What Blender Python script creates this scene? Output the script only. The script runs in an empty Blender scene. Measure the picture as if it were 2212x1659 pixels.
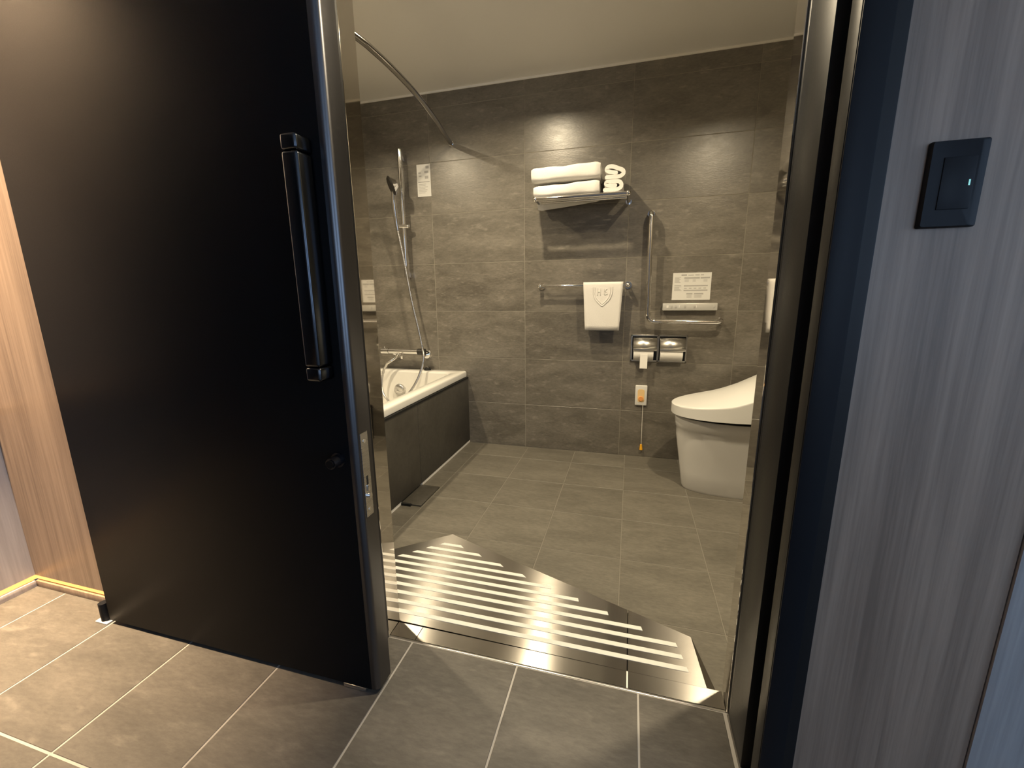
import bpy, bmesh, math, random
from mathutils import Vector, Matrix
random.seed(7)
S = bpy.context.scene
C = S.collection
PI = math.pi

# ------------------------------------------------------------------ camera, world, lights, exposure
F_PX, YAW, PITCH, ROLL = 912.0775, 0.27170, 0.20711, -0.01139
CAM = Vector((0.0, -2.6175, 0.99665))
fw = Vector((-math.sin(YAW)*math.cos(PITCH), math.cos(YAW)*math.cos(PITCH), -math.sin(PITCH)))
rt0 = Vector((math.cos(YAW), math.sin(YAW), 0))
up0 = rt0.cross(fw)
rt = math.cos(ROLL)*rt0 + math.sin(ROLL)*up0
up = -math.sin(ROLL)*rt0 + math.cos(ROLL)*up0
cd = bpy.data.cameras.new('camera'); cam = bpy.data.objects.new('camera', cd); C.objects.link(cam)
cd.sensor_fit = 'HORIZONTAL'; cd.sensor_width = 36.0; cd.lens = F_PX/2212*36.0; cd.clip_start = 0.02
cam.matrix_world = Matrix(((rt.x, up.x, -fw.x, CAM.x), (rt.y, up.y, -fw.y, CAM.y), (rt.z, up.z, -fw.z, CAM.z), (0, 0, 0, 1)))
S.camera = cam
S.view_settings.view_transform = 'Standard'; S.view_settings.look = 'None'
S.view_settings.gamma = 1.0; S.view_settings.use_curve_mapping = False
S.view_settings.exposure = 0.0
S.cycles.use_denoising = True
S.cycles.max_bounces = 10; S.cycles.glossy_bounces = 6; S.cycles.diffuse_bounces = 5
S.cycles.sample_clamp_indirect = 6.0

W = bpy.data.worlds.new('world'); S.world = W; W.use_nodes = True
wn = W.node_tree.nodes
wn['Background'].inputs[0].default_value = (0.50, 0.70, 1.0, 1)
wn['Background'].inputs[1].default_value = 2.7

WARM = (1.0, 0.83, 0.56)
BATH_LIGHTS = [(-1.52, -1.15, 25), (-0.56, -0.80, 21), (0.57, -1.38, 25)]
HALL_LIGHT = (-1.885, -2.05, 36.0)
def area_light(name, loc, power, color, size, spread=2.4):
    l = bpy.data.lights.new(name, 'AREA'); l.shape = 'DISK'; l.size = size; l.energy = power; l.color = color; l.spread = spread
    o = bpy.data.objects.new(name, l); C.objects.link(o); o.location = loc
    return o

# ------------------------------------------------------------------ materials
def new_mat(name):
    m = bpy.data.materials.new(name); m.use_nodes = True
    nt = m.node_tree; b = nt.nodes['Principled BSDF']
    return m, nt, b
def simple(name, col, rough=0.5, metal=0.0, spec=0.5, bump=0.0, bscale=200.0, coat=0.0):
    m, nt, b = new_mat(name)
    b.inputs['Base Color'].default_value = (*col, 1); b.inputs['Roughness'].default_value = rough
    b.inputs['Metallic'].default_value = metal; b.inputs['Specular IOR Level'].default_value = spec
    b.inputs['Coat Weight'].default_value = coat
    tc = nt.nodes.new('ShaderNodeTexCoord'); n = nt.nodes.new('ShaderNodeTexNoise')
    n.inputs['Scale'].default_value = bscale; n.inputs['Detail'].default_value = 3
    nt.links.new(tc.outputs['Object'], n.inputs['Vector'])
    mr = nt.nodes.new('ShaderNodeMapRange'); mr.inputs[3].default_value = max(0.02, rough*0.9); mr.inputs[4].default_value = min(1, rough*1.1)
    nt.links.new(n.outputs['Fac'], mr.inputs[0]); nt.links.new(mr.outputs[0], b.inputs['Roughness'])
    if bump > 0:
        bp = nt.nodes.new('ShaderNodeBump'); bp.inputs['Strength'].default_value = bump; bp.inputs['Distance'].default_value = 0.002
        nt.links.new(n.outputs['Fac'], bp.inputs['Height']); nt.links.new(bp.outputs[0], b.inputs['Normal'])
    return m
def emit(name, col, strength):
    m, nt, b = new_mat(name)
    b.inputs['Base Color'].default_value = (*col, 1)
    b.inputs['Emission Color'].default_value = (*col, 1); b.inputs['Emission Strength'].default_value = strength
    return m
def stone(name, lo, hi, rough, streak_rot, bump=0.12, vein=0.35, var=0.10, stretch=(1.0, 3.0, 1.0), spec=0.5):
    """slate-look porcelain: cloudy tone, diagonal streaks, pale flecks; every tile differs through its own random offset"""
    m, nt, b = new_mat(name); N, L = nt.nodes, nt.links
    tc = N.new('ShaderNodeTexCoord'); oi = N.new('ShaderNodeObjectInfo')
    mul = N.new('ShaderNodeVectorMath'); mul.operation = 'SCALE'; mul.inputs['Scale'].default_value = 37.0
    cmb = N.new('ShaderNodeCombineXYZ')
    for k in range(3): L.new(oi.outputs['Random'], cmb.inputs[k])
    L.new(cmb.outputs[0], mul.inputs[0])
    add = N.new('ShaderNodeVectorMath'); add.operation = 'ADD'
    L.new(tc.outputs['Object'], add.inputs[0]); L.new(mul.outputs[0], add.inputs[1])
    mp = N.new('ShaderNodeMapping'); mp.vector_type = 'POINT'
    mp.inputs['Rotation'].default_value = streak_rot; mp.inputs['Scale'].default_value = stretch
    L.new(add.outputs[0], mp.inputs[0])
    n1 = N.new('ShaderNodeTexNoise'); n1.inputs['Scale'].default_value = 3.2; n1.inputs['Detail'].default_value = 8; n1.inputs['Roughness'].default_value = 0.62; n1.inputs['Distortion'].default_value = 0.4
    L.new(mp.outputs[0], n1.inputs['Vector'])
    n2 = N.new('ShaderNodeTexNoise'); n2.inputs['Scale'].default_value = 14; n2.inputs['Detail'].default_value = 6
    L.new(mp.outputs[0], n2.inputs['Vector'])
    r1 = N.new('ShaderNodeValToRGB'); r1.color_ramp.elements[0].position = 0.34; r1.color_ramp.elements[0].color = (*lo, 1)
    r1.color_ramp.elements[1].position = 0.70; r1.color_ramp.elements[1].color = (*hi, 1)
    L.new(n1.outputs['Fac'], r1.inputs[0])
    r2 = N.new('ShaderNodeValToRGB'); r2.color_ramp.elements[0].position = 0.58; r2.color_ramp.elements[0].color = (0, 0, 0, 1)
    r2.color_ramp.elements[1].position = 0.78; r2.color_ramp.elements[1].color = (vein, vein, vein, 1)
    L.new(n2.outputs['Fac'], r2.inputs[0])
    mx = N.new('ShaderNodeMix'); mx.data_type = 'RGBA'; mx.blend_type = 'MIX'
    L.new(r2.outputs[0], mx.inputs[0]); L.new(r1.outputs[0], mx.inputs[6]); mx.inputs[7].default_value = (hi[0]*1.7, hi[1]*1.7, hi[2]*1.7, 1)
    n4 = N.new('ShaderNodeTexNoise'); n4.inputs['Scale'].default_value = 38; n4.inputs['Detail'].default_value = 5; n4.inputs['Roughness'].default_value = 0.7
    L.new(mp.outputs[0], n4.inputs['Vector'])
    m4 = N.new('ShaderNodeMapRange'); m4.inputs[1].default_value = 0.3; m4.inputs[2].default_value = 0.7; m4.inputs[3].default_value = 0.80; m4.inputs[4].default_value = 1.20
    L.new(n4.outputs['Fac'], m4.inputs[0])
    gm = N.new('ShaderNodeVectorMath'); gm.operation = 'SCALE'; L.new(mx.outputs[2], gm.inputs[0]); L.new(m4.outputs[0], gm.inputs['Scale'])
    hv = N.new('ShaderNodeHueSaturation'); L.new(gm.outputs[0], hv.inputs['Color'])
    mr = N.new('ShaderNodeMapRange'); mr.inputs[3].default_value = 1-var; mr.inputs[4].default_value = 1+var
    L.new(oi.outputs['Random'], mr.inputs[0]); L.new(mr.outputs[0], hv.inputs['Value'])
    L.new(hv.outputs[0], b.inputs['Base Color'])
    rr = N.new('ShaderNodeMapRange'); rr.inputs[3].default_value = rough*0.82; rr.inputs[4].default_value = min(1, rough*1.25)
    L.new(n2.outputs['Fac'], rr.inputs[0]); L.new(rr.outputs[0], b.inputs['Roughness']); b.inputs['Specular IOR Level'].default_value = spec
    n3 = N.new('ShaderNodeTexNoise'); n3.inputs['Scale'].default_value = 60; n3.inputs['Detail'].default_value = 4
    L.new(mp.outputs[0], n3.inputs['Vector'])
    bp = N.new('ShaderNodeBump'); bp.inputs['Strength'].default_value = bump; bp.inputs['Distance'].default_value = 0.002
    L.new(n3.outputs['Fac'], bp.inputs['Height']); L.new(bp.outputs[0], b.inputs['Normal'])
    return m
def wood(name, lo, hi, rough=0.42, scale=(20.0, 20.0, 0.8)):
    m, nt, b = new_mat(name); N, L = nt.nodes, nt.links
    tc = N.new('ShaderNodeTexCoord'); mp = N.new('ShaderNodeMapping'); mp.inputs['Scale'].default_value = scale
    L.new(tc.outputs['Object'], mp.inputs[0])
    n = N.new('ShaderNodeTexNoise'); n.inputs['Scale'].default_value = 1.0; n.inputs['Detail'].default_value = 7; n.inputs['Roughness'].default_value = 0.68; n.inputs['Distortion'].default_value = 0.35
    L.new(mp.outputs[0], n.inputs['Vector'])
    mp2 = N.new('ShaderNodeMapping'); mp2.inputs['Scale'].default_value = (scale[0]*9, scale[1]*9, scale[2]*4)
    L.new(tc.outputs['Object'], mp2.inputs[0])
    n2 = N.new('ShaderNodeTexNoise'); n2.inputs['Scale'].default_value = 1.0; n2.inputs['Detail'].default_value = 3
    L.new(mp2.outputs[0], n2.inputs['Vector'])
    ad = N.new('ShaderNodeMath'); ad.operation = 'MULTIPLY_ADD'; ad.inputs[1].default_value = 0.35
    L.new(n2.outputs['Fac'], ad.inputs[0]); L.new(n.outputs['Fac'], ad.inputs[2])
    r = N.new('ShaderNodeValToRGB'); r.color_ramp.elements[0].position = 0.50; r.color_ramp.elements[0].color = (*lo, 1)
    r.color_ramp.elements[1].position = 0.86; r.color_ramp.elements[1].color = (*hi, 1)
    L.new(ad.outputs[0], r.inputs[0]); L.new(r.outputs[0], b.inputs['Base Color'])
    b.inputs['Roughness'].default_value = rough
    bp = N.new('ShaderNodeBump'); bp.inputs['Strength'].default_value = 0.08; bp.inputs['Distance'].default_value = 0.001
    L.new(n2.outputs['Fac'], bp.inputs['Height']); L.new(bp.outputs[0], b.inputs['Normal'])
    return m
def brushed(name, col, rough, aniso, axis=(1, 0, 0)):
    m, nt, b = new_mat(name); N, L = nt.nodes, nt.links
    b.inputs['Base Color'].default_value = (*col, 1); b.inputs['Metallic'].default_value = 1.0
    b.inputs['Anisotropic'].default_value = aniso
    cx = N.new('ShaderNodeCombineXYZ')
    for k in range(3): cx.inputs[k].default_value = axis[k]
    L.new(cx.outputs[0], b.inputs['Tangent'])
    tc = N.new('ShaderNodeTexCoord'); mp = N.new('ShaderNodeMapping')
    mp.inputs['Scale'].default_value = tuple(900 if a else 6 for a in axis)
    n = N.new('ShaderNodeTexNoise'); n.inputs['Scale'].default_value = 1.0; n.inputs['Detail'].default_value = 2
    L.new(tc.outputs['Object'], mp.inputs[0]); L.new(mp.outputs[0], n.inputs['Vector'])
    mr = N.new('ShaderNodeMapRange'); mr.inputs[3].default_value = rough*0.85; mr.inputs[4].default_value = rough*1.15
    L.new(n.outputs['Fac'], mr.inputs[0]); L.new(mr.outputs[0], b.inputs['Roughness'])
    return m

M = {}
M['wall_tile'] = stone('wall_tile', (0.105, 0.094, 0.077), (0.190, 0.172, 0.144), 0.30, (0, 0.95, 0), 0.16, 0.45, 0.07, (1.2, 1.2, 3.2), 0.75)
M['bath_floor_tile'] = stone('bath_floor_tile', (0.100, 0.091, 0.074), (0.142, 0.130, 0.107), 0.50, (0, 0, 0.6), 0.06, 0.12, 0.06)
M['hall_floor_tile'] = stone('hall_floor_tile', (0.075, 0.068, 0.060), (0.128, 0.116, 0.102), 0.52, (0, 0, -0.7), 0.08, 0.35, 0.05)
M['grout_wall'] = simple('grout_wall', (0.27, 0.25, 0.205), 0.8)
M['grout_floor'] = simple('grout_floor', (0.17, 0.157, 0.13), 0.8)
M['grout_hall'] = simple('grout_hall', (0.42, 0.40, 0.375), 0.8)
M['wood'] = wood('grey_oak_laminate', (0.200, 0.143, 0.106), (0.385, 0.285, 0.214))
M['wood_pale'] = wood('pale_laminate', (0.50, 0.46, 0.44), (0.72, 0.67, 0.64))
M['paler_strip'] = wood('paler_grey_grain', (0.26, 0.25, 0.25), (0.40, 0.39, 0.39))
M['added_dark'] = wood('added_dark_grain', (0.020, 0.017, 0.015), (0.045, 0.038, 0.033))  # only for the unseen panels added to darken reflections
M['ceiling'] = simple('ceiling_paint', (0.80, 0.78, 0.74), 0.45, bump=0.02, bscale=60)
M['white_trim'] = simple('white_trim', (0.85, 0.83, 0.78), 0.45)
M['black_door'] = simple('black_door', (0.0060, 0.0060, 0.0066), 0.42, spec=0.06, bump=0.03, bscale=900)
M['black_frame'] = simple('black_frame', (0.011, 0.011, 0.012), 0.40, spec=0.28)
M['black_edge'] = simple('black_edge', (0.14, 0.14, 0.15), 0.32, 1.0)
M['black_void'] = simple('black_rubber', (0.004, 0.004, 0.004), 0.8)
M['black_gloss'] = simple('black_handle', (0.007, 0.007, 0.009), 0.24)
M['black_soft'] = simple('black_plastic', (0.010, 0.011, 0.014), 0.40, spec=0.16)
M['polished'] = simple('polished_steel', (0.80, 0.77, 0.73), 0.035, 1.0)
M['chrome'] = simple('chrome', (0.86, 0.85, 0.84), 0.06, 1.0)
M['rail'] = simple('dim_chrome', (0.42, 0.41, 0.39), 0.12, 1.0)
M['handle'] = simple('black_anodised', (0.075, 0.082, 0.095), 0.21, 1.0)
M['satin'] = brushed('satin_steel', (0.66, 0.65, 0.64), 0.28, 0.2, (0, 0, 1))
M['satin_x'] = brushed('satin_steel_cover', (0.70, 0.68, 0.64), 0.30, 0.3, (1, 0, 0))
M['ramp'] = brushed('brushed_ramp', (0.50, 0.475, 0.44), 0.225, 1.0, (0, 1, 0))
M['tape'] = simple('white_tape', (0.70, 0.69, 0.655), 0.75, bump=0.3, bscale=900)
M['ceramic'] = simple('ceramic', (0.66, 0.645, 0.62), 0.10, coat=0.3)
M['plastic_white'] = simple('plastic_white', (0.68, 0.67, 0.64), 0.30)
M['acrylic'] = simple('acrylic', (0.70, 0.685, 0.645), 0.12)
M['towel'] = simple('towel', (0.72, 0.70, 0.67), 0.95, spec=0.1, bump=0.8, bscale=420)
M['paper'] = simple('paper', (0.85, 0.83, 0.79), 0.8)
M['sign'] = simple('laminated_sign', (0.68, 0.67, 0.64), 0.35)
M['ink'] = simple('grey_ink', (0.30, 0.29, 0.28), 0.5)
M['ink_pale'] = simple('pale_grey_ink', (0.40, 0.39, 0.375), 0.5)
M['silver'] = simple('silver_panel', (0.58, 0.57, 0.54), 0.34, 0.25)
M['orange'] = simple('orange_button', (0.78, 0.33, 0.10), 0.35)
M['peach'] = simple('peach_lens', (0.80, 0.56, 0.27), 0.35)
M['yellow'] = simple('yellow_pull', (0.85, 0.42, 0.02), 0.4)
M['cord'] = simple('cord', (0.75, 0.72, 0.66), 0.7)
M['apron'] = stone('apron_panel', (0.052, 0.047, 0.039), (0.075, 0.069, 0.058), 0.45, (0.6, 0, 0), 0.05, 0.10, 0.04, (1.0, 1.0, 1.0))
M['led'] = emit('led_strip', (1.0, 0.50, 0.14), 1.5)
M['lamp'] = emit('lamp_diffuser', (1.0, 0.84, 0.58), 12.0)
M['indicator'] = emit('indicator', (0.35, 0.85, 0.80), 0.5)
M['dark_rubber'] = simple('dark_spray_face', (0.02, 0.018, 0.016), 0.45)

# ------------------------------------------------------------------ mesh helpers
def box(bm, x0, x1, y0, y1, z0, z1, bev=0.0, seg=2, edges=None):
    r = bmesh.ops.create_cube(bm, size=1.0)
    vs = r['verts']
    bmesh.ops.scale(bm, vec=(x1-x0, y1-y0, z1-z0), verts=vs)
    bmesh.ops.translate(bm, vec=((x0+x1)/2, (y0+y1)/2, (z0+z1)/2), verts=vs)
    if bev > 0:
        es = set(e for v in vs for e in v.link_edges)
        if edges: es = [e for e in es if edges(e)]
        bmesh.ops.bevel(bm, geom=list(es), offset=bev, segments=seg, profile=0.5, affect='EDGES')
def cyl(bm, p0, p1, r, n=20, r2=None):
    p0, p1 = Vector(p0), Vector(p1); d = p1-p0
    mt = Matrix.Translation((p0+p1)/2) @ d.to_track_quat('Z', 'Y').to_matrix().to_4x4()
    bmesh.ops.create_cone(bm, cap_ends=True, segments=n, radius1=r, radius2=r if r2 is None else r2, depth=d.length, matrix=mt)
def sphere(bm, p, r, sc=(1, 1, 1), n=16):
    mt = Matrix.Translation(p) @ Matrix.Diagonal((*sc, 1))
    bmesh.ops.create_uvsphere(bm, u_segments=n, v_segments=n//2+2, radius=r, matrix=mt)
def spline(pts, n=8):
    P = [Vector(p) for p in pts]; out = []
    for i in range(len(P)-1):
        a = P[i-1] if i else P[0]*2-P[1]; b, c = P[i], P[i+1]
        d = P[i+2] if i+2 < len(P) else P[-1]*2-P[-2]
        for k in range(n):
            t = k/n
            out.append(0.5*((2*b)+(c-a)*t+(2*a-5*b+4*c-d)*t*t+(3*b-a-3*c+d)*t**3))
    out.append(P[-1]); return out
def tube(bm, pts, r, n=12, caps=True):
    P = [Vector(p) for p in pts]; rings = []; ref = None
    for i, p in enumerate(P):
        t = ((P[i+1] if i+1 < len(P) else p)-(P[i-1] if i else p)).normalized()
        if ref is None:
            ref = Vector((0, 0, 1)) if abs(t.z) < 0.9 else Vector((1, 0, 0))
        ref = (ref-t*ref.dot(t)).normalized(); bn = t.cross(ref)
        rr = r(i/(len(P)-1)) if callable(r) else r
        rings.append([bm.verts.new(p+rr*(math.cos(a)*ref+math.sin(a)*bn)) for a in (2*PI*k/n for k in range(n))])
    for a, b in zip(rings, rings[1:]):
        for k in range(n): bm.faces.new((a[k], a[(k+1) % n], b[(k+1) % n], b[k]))
    if caps:
        bm.faces.new(rings[0][::-1]); bm.faces.new(rings[-1])
def loft(bm, rings, closed=True, cap0=True, cap1=True):
    R = [[bm.verts.new(p) for p in ring] for ring in rings]; n = len(R[0])
    for a, b in zip(R, R[1:]):
        for k in range(n if closed else n-1):
            bm.faces.new((a[k], a[(k+1) % n], b[(k+1) % n], b[k]))
    if cap0: bm.faces.new(R[0][::-1])
    if cap1: bm.faces.new(R[-1])
    return R
def rrect(x0, x1, y0, y1, r, z, n=6):
    out = []
    for (cx, cy, a0) in ((x1-r, y1-r, 0), (x0+r, y1-r, PI/2), (x0+r, y0+r, PI), (x1-r, y0+r, 3*PI/2)):
        for k in range(n+1):
            a = a0+PI/2*k/n; out.append(Vector((cx+r*math.cos(a), cy+r*math.sin(a), z)))
    return out
def obj(name, bm, mat, parent=None, smooth=False, loc=None):
    bmesh.ops.recalc_face_normals(bm, faces=bm.faces[:])
    me = bpy.data.meshes.new(name); bm.to_mesh(me); bm.free()
    me.materials.append(M[mat] if isinstance(mat, str) else mat)
    if smooth:
        for p in me.polygons: p.use_smooth = True
        try: me.set_sharp_from_angle(angle=math.radians(42))
        except Exception: pass
    o = bpy.data.objects.new(name, me); C.objects.link(o)
    if parent is not None:
        o.parent = parent
        if parent.parent is None:                     # geometry is written in world coordinates
            o.matrix_parent_inverse = Matrix.Translation(-parent.matrix_basis.translation)
    return o
def tag(o, label, cat=None, group=None, kind=None):
    o['label'] = label
    if cat: o['category'] = cat
    if group: o['group'] = group
    if kind: o['kind'] = kind
    return o
def thing(name, label, cat, loc=(0, 0, 0), kind=None):
    o = bpy.data.objects.new(name, None); C.objects.link(o); o.location = loc; o.empty_display_size = 0.05
    return tag(o, label, cat, kind=kind)
def B(name, mat, parent, *a, smooth=False, **k):
    bm = bmesh.new(); box(bm, *a, **k); return obj(name, bm, mat, parent, smooth or k.get('bev', 0) > 0)
def struct(name, label, mat, *a, **k):
    return tag(B(name, mat, None, *a, **k), label, kind='structure')
_tm = {}
def tile(parent, mat, size, loc, name='tile'):
    """a bevelled tile; alike tiles share mesh data"""
    key = (mat, tuple(round(s, 4) for s in size))
    if key not in _tm:
        bm = bmesh.new(); box(bm, *(v for s in size for v in (-s/2, s/2)), bev=0.0009, seg=1)
        me = bpy.data.meshes.new(name); bm.to_mesh(me); bm.free(); me.materials.append(M[mat]); _tm[key] = me
    o = bpy.data.objects.new(name, _tm[key]); C.objects.link(o)
    o.parent = parent; o.location = loc
    return o

# ------------------------------------------------------------------ dimensions
ZB, ZH = 0.0, 0.020            # bathroom and hall floor heights
ZC = 2.200                     # bathroom ceiling
BX0, BX1 = -1.800, 1.050       # bathroom side walls
YI = -1.628                    # bathroom face of the door wall
OX0, OX1 = -0.641, 0.262       # door opening
YT = -1.693                    # front of the threshold
YL, YR = -1.806, -1.895        # hall wood wall left / right of the opening
HX0, HX1, HY, HZ = -1.959, 3.00, -5.60, 2.42
HEAD = 2.08

def bands(lo, hi, start, step):
    """cell edges of a joint grid clipped to lo..hi"""
    k = math.ceil((lo-start)/step-1e-6); e = [lo]
    while start+k*step < hi-1e-4:
        v = start+k*step
        if v-e[-1] > 0.004: e.append(v)
        k += 1
    if hi-e[-1] > 0.004: e.append(hi)
    return list(zip(e, e[1:]))

# ------------------------------------------------------------------ bathroom shell
GW = 0.0026
w = struct('wall_back', 'dark slate-look tiled wall at the back of the bathroom', 'grout_wall', BX0-0.1, BX1+0.1, 0.0012, 0.10, -0.05, ZC)
for (x0, x1) in bands(BX0, BX1, -1.2452, 0.6058):
    for (z0, z1) in bands(0.0, ZC, 0.2929, 0.303):
        tile(w, 'wall_tile', (x1-x0-GW, 0.009, z1-z0-GW), ((x0+x1)/2, 0.0045, (z0+z1)/2))
for nm, x, s, lab in (('wall_left', BX0, -1, 'dark tiled wall along the far side of the bathtub'), ('wall_right', BX1, 1, 'dark tiled wall behind the toilet')):
    xa, xb = sorted((x+s*0.0012, x+s*0.1))
    w = struct(nm, lab, 'grout_wall', xa, xb, YI, 0.0, -0.05, ZC)
    for (y0, y1) in bands(YI, 0.0, -0.606, 0.606):
        for (z0, z1) in bands(0.0, ZC, 0.2929, 0.303):
            tile(w, 'wall_tile', (0.009, y1-y0-GW, z1-z0-GW), (x+s*0.0045, (y0+y1)/2, (z0+z1)/2))
fl = struct('floor', 'bathroom floor of square dark grey tiles', 'grout_floor', BX0, BX1, -1.70, 0.0, -0.05, -0.0010)
for (x0, x1) in bands(-1.040, BX1, 0.0045, 0.3115):
    for (y0, y1) in bands(YI-0.002, 0.0, -0.507, 0.303):
        tile(fl, 'bath_floor_tile', (x1-x0-0.0034, y1-y0-0.0034, 0.010), ((x0+x1)/2, (y0+y1)/2, -0.005))
struct('ceiling', 'smooth cream ceiling of the bathroom', 'ceiling', BX0-0.1, BX1+0.1, YI, 0.1, ZC, ZC+0.05)
struct('trim_1', 'thin white strip where the tiled wall meets the bathroom ceiling', 'white_trim', BX0, BX1, -0.006, 0.004, ZC-0.010, ZC)

# ------------------------------------------------------------------ hall shell
hf = struct('floor_hall', 'hall floor of long brown-grey stone tiles with pale joints', 'grout_hall', HX0, HX1, HY, YT, -0.05, ZH-0.0012)
for (x0, x1) in bands(HX0, 1.0, -0.564, 0.3122):
    segs = [(x0, x1)]
    if x0 < OX1 < x1: segs = [(x0, 0.2565), (0.2595, x1)]
    for (xa, xb) in segs:
        for (y0, y1) in ((-2.175, YT), (-2.782, -2.175), (-3.389, -2.782), (-3.996, -3.389)):
            tile(hf, 'hall_floor_tile', (xb-xa-0.0050, y1-y0-0.0050, 0.010), ((xa+xb)/2, (y0+y1)/2, ZH-0.005))
struct('ceiling_hall', 'white ceiling of the hall', 'ceiling', HX0-0.1, HX1+0.1, HY-0.1, YL+0.2, HZ, HZ+0.05)
# wood-clad wall behind the sliding door: panel, glowing slot and low base below it
wl = thing('wall_front', 'grey wood-clad wall behind the sliding door, warm lit', None, (-1.3, YL, ZH), kind='structure')
B('cladding', 'wood', wl, HX0-0.1, OX0-0.004, YL, -1.70, 0.062, HZ)
B('core', 'black_void', wl, HX0-0.1, OX0-0.02, YL+0.012, YI, -0.05, HZ)
wr = thing('wall_front_right', 'grey wood-grain laminate wall with the light switch', None, (1.5, YR, ZH), kind='structure')
B('cladding', 'wood', wr, 0.302, 0.5575, YR, YR+0.02, -0.05, HZ)
B('cladding', 'paler_strip', wr, 0.559, HX1, YR-0.004, YR+0.02, -0.05, HZ)  # paler, greyer strip standing slightly proud of the wood beside it
B('core', 'black_void', wr, 0.30, HX1, YR+0.021, YI, -0.05, HZ)
wa = thing('wall_above_door', 'wall above the bathroom doorway', None, (-0.2, YR, HEAD), kind='structure')
B('cladding', 'wood', wa, OX0-0.004, 0.302, YL, YI, HEAD+0.04, HZ)
wh = thing('wall_hall_left', 'pale grey laminate wall at the far left of the hall', None, (HX0, -3, ZH), kind='structure')
B('cladding', 'wood_pale', wh, HX0-0.1, HX0, -2.60, YL+0.002, 0.062, HZ)
for k in range(5): B('added_dark_panel', 'added_dark', wh, HX0-0.1, HX0, -2.60-0.6*(k+1)+0.002, -2.602-0.6*k, 0.062, HZ)  # unseen dark panels, added so the handle and door reflect black
B('ledge', 'wood', wh, HX0, HX0+0.012, -2.6, YL, 0.640, 0.664, bev=0.003)
for nm, lab, a in (('baseboard_front', 'low base with a glowing warm light slot below the wood-clad wall', 0), ('baseboard_left', 'low base with a glowing warm light slot on the left hall wall', 1)):
    t = thing(nm, lab, None, (HX0, YL, ZH), kind='structure')
    if a == 0:
        B('base', 'wood', t, HX0+0.002, OX0-0.02, YL-0.004, YL+0.010, ZH, 0.043, bev=0.001)
        B('light_strip', 'led', t, HX0-0.010, OX0-0.06, YL+0.004, YL+0.011, 0.045, 0.060)
    else:
        B('base', 'wood_pale', t, HX0-0.010, HX0+0.004, HY, YL-0.004, ZH, 0.043, bev=0.001)
        B('light_strip', 'led', t, HX0-0.011, HX0-0.004, HY+0.1, YL+0.010, 0.045, 0.060)
wx = thing('wall_hall_right', 'hall wall on the far right around the side window', None, (HX1, -3, 0), kind='structure')
for y0, y1, z0, z1 in ((HY, -4.30, -0.05, HZ), (-2.25, YR, -0.05, HZ), (-4.30, -2.25, -0.05, 0.35), (-4.30, -2.25, 2.25, HZ)):
    B('wall_section', 'wood_pale', wx, HX1, HX1+0.1, y0, y1, z0, z1)
w2 = thing('window_2', 'daylight window in the right hall wall', None, (HX1, -3.2, 0.35), kind='structure')
bm = bmesh.new()
for y0, y1, z0, z1 in ((-4.30, -4.25, 0.35, 2.25), (-2.30, -2.25, 0.35, 2.25), (-4.30, -2.25, 0.35, 0.40), (-4.30, -2.25, 2.20, 2.25)): box(bm, HX1+0.03, HX1+0.07, y0, y1, z0, z1)
obj('window_frame', bm, 'black_frame', w2)
p2 = bpy.data.lights.new('window_portal', 'AREA'); p2.shape = 'RECTANGLE'; p2.size = 1.8; p2.size_y = 1.95; p2.cycles.is_portal = True
q2 = bpy.data.objects.new('window_portal', p2); C.objects.link(q2); q2.location = (HX1+0.02, -3.275, 1.3); q2.rotation_euler = (0, PI/2, 0)
# hall end wall with a large window behind the photographer
WX0, WX1, WZ0, WZ1 = 0.55, 2.75, 0.35, 2.25
we = thing('wall_hall_end', 'hall end wall around the daylight window', None, (0.5, HY, 0), kind='structure')
B('wall_section', 'wood_pale', we, HX0-0.1, WX0, HY-0.1, HY, -0.05, HZ)
B('wall_section', 'wood_pale', we, WX1, HX1+0.1, HY-0.1, HY, -0.05, HZ)
B('wall_section', 'wood_pale', we, WX0, WX1, HY-0.1, HY, -0.05, WZ0)
B('wall_section', 'wood_pale', we, WX0, WX1, HY-0.1, HY, WZ1, HZ)
wi = thing('window_1', 'large daylight window at the end of the hall', None, ((WX0+WX1)/2, HY, WZ0), kind='structure')
bm = bmesh.new()
for a in ((WX0, WX0+0.05, WZ0, WZ1), (WX1-0.05, WX1, WZ0, WZ1), (WX0, WX1, WZ0, WZ0+0.05), (WX0, WX1, WZ1-0.05, WZ1)):
    box(bm, a[0], a[1], HY-0.07, HY-0.03, a[2], a[3])
obj('window_frame', bm, 'black_frame', wi)
pl = bpy.data.lights.new('window_portal', 'AREA'); pl.shape = 'RECTANGLE'; pl.size = WX1-WX0-0.1; pl.size_y = WZ1-WZ0-0.1; pl.cycles.is_portal = True
po = bpy.data.objects.new('window_portal', pl); C.objects.link(po); po.location = ((WX0+WX1)/2, HY-0.02, (WZ0+WZ1)/2); po.rotation_euler = (PI/2, 0, 0)

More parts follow.
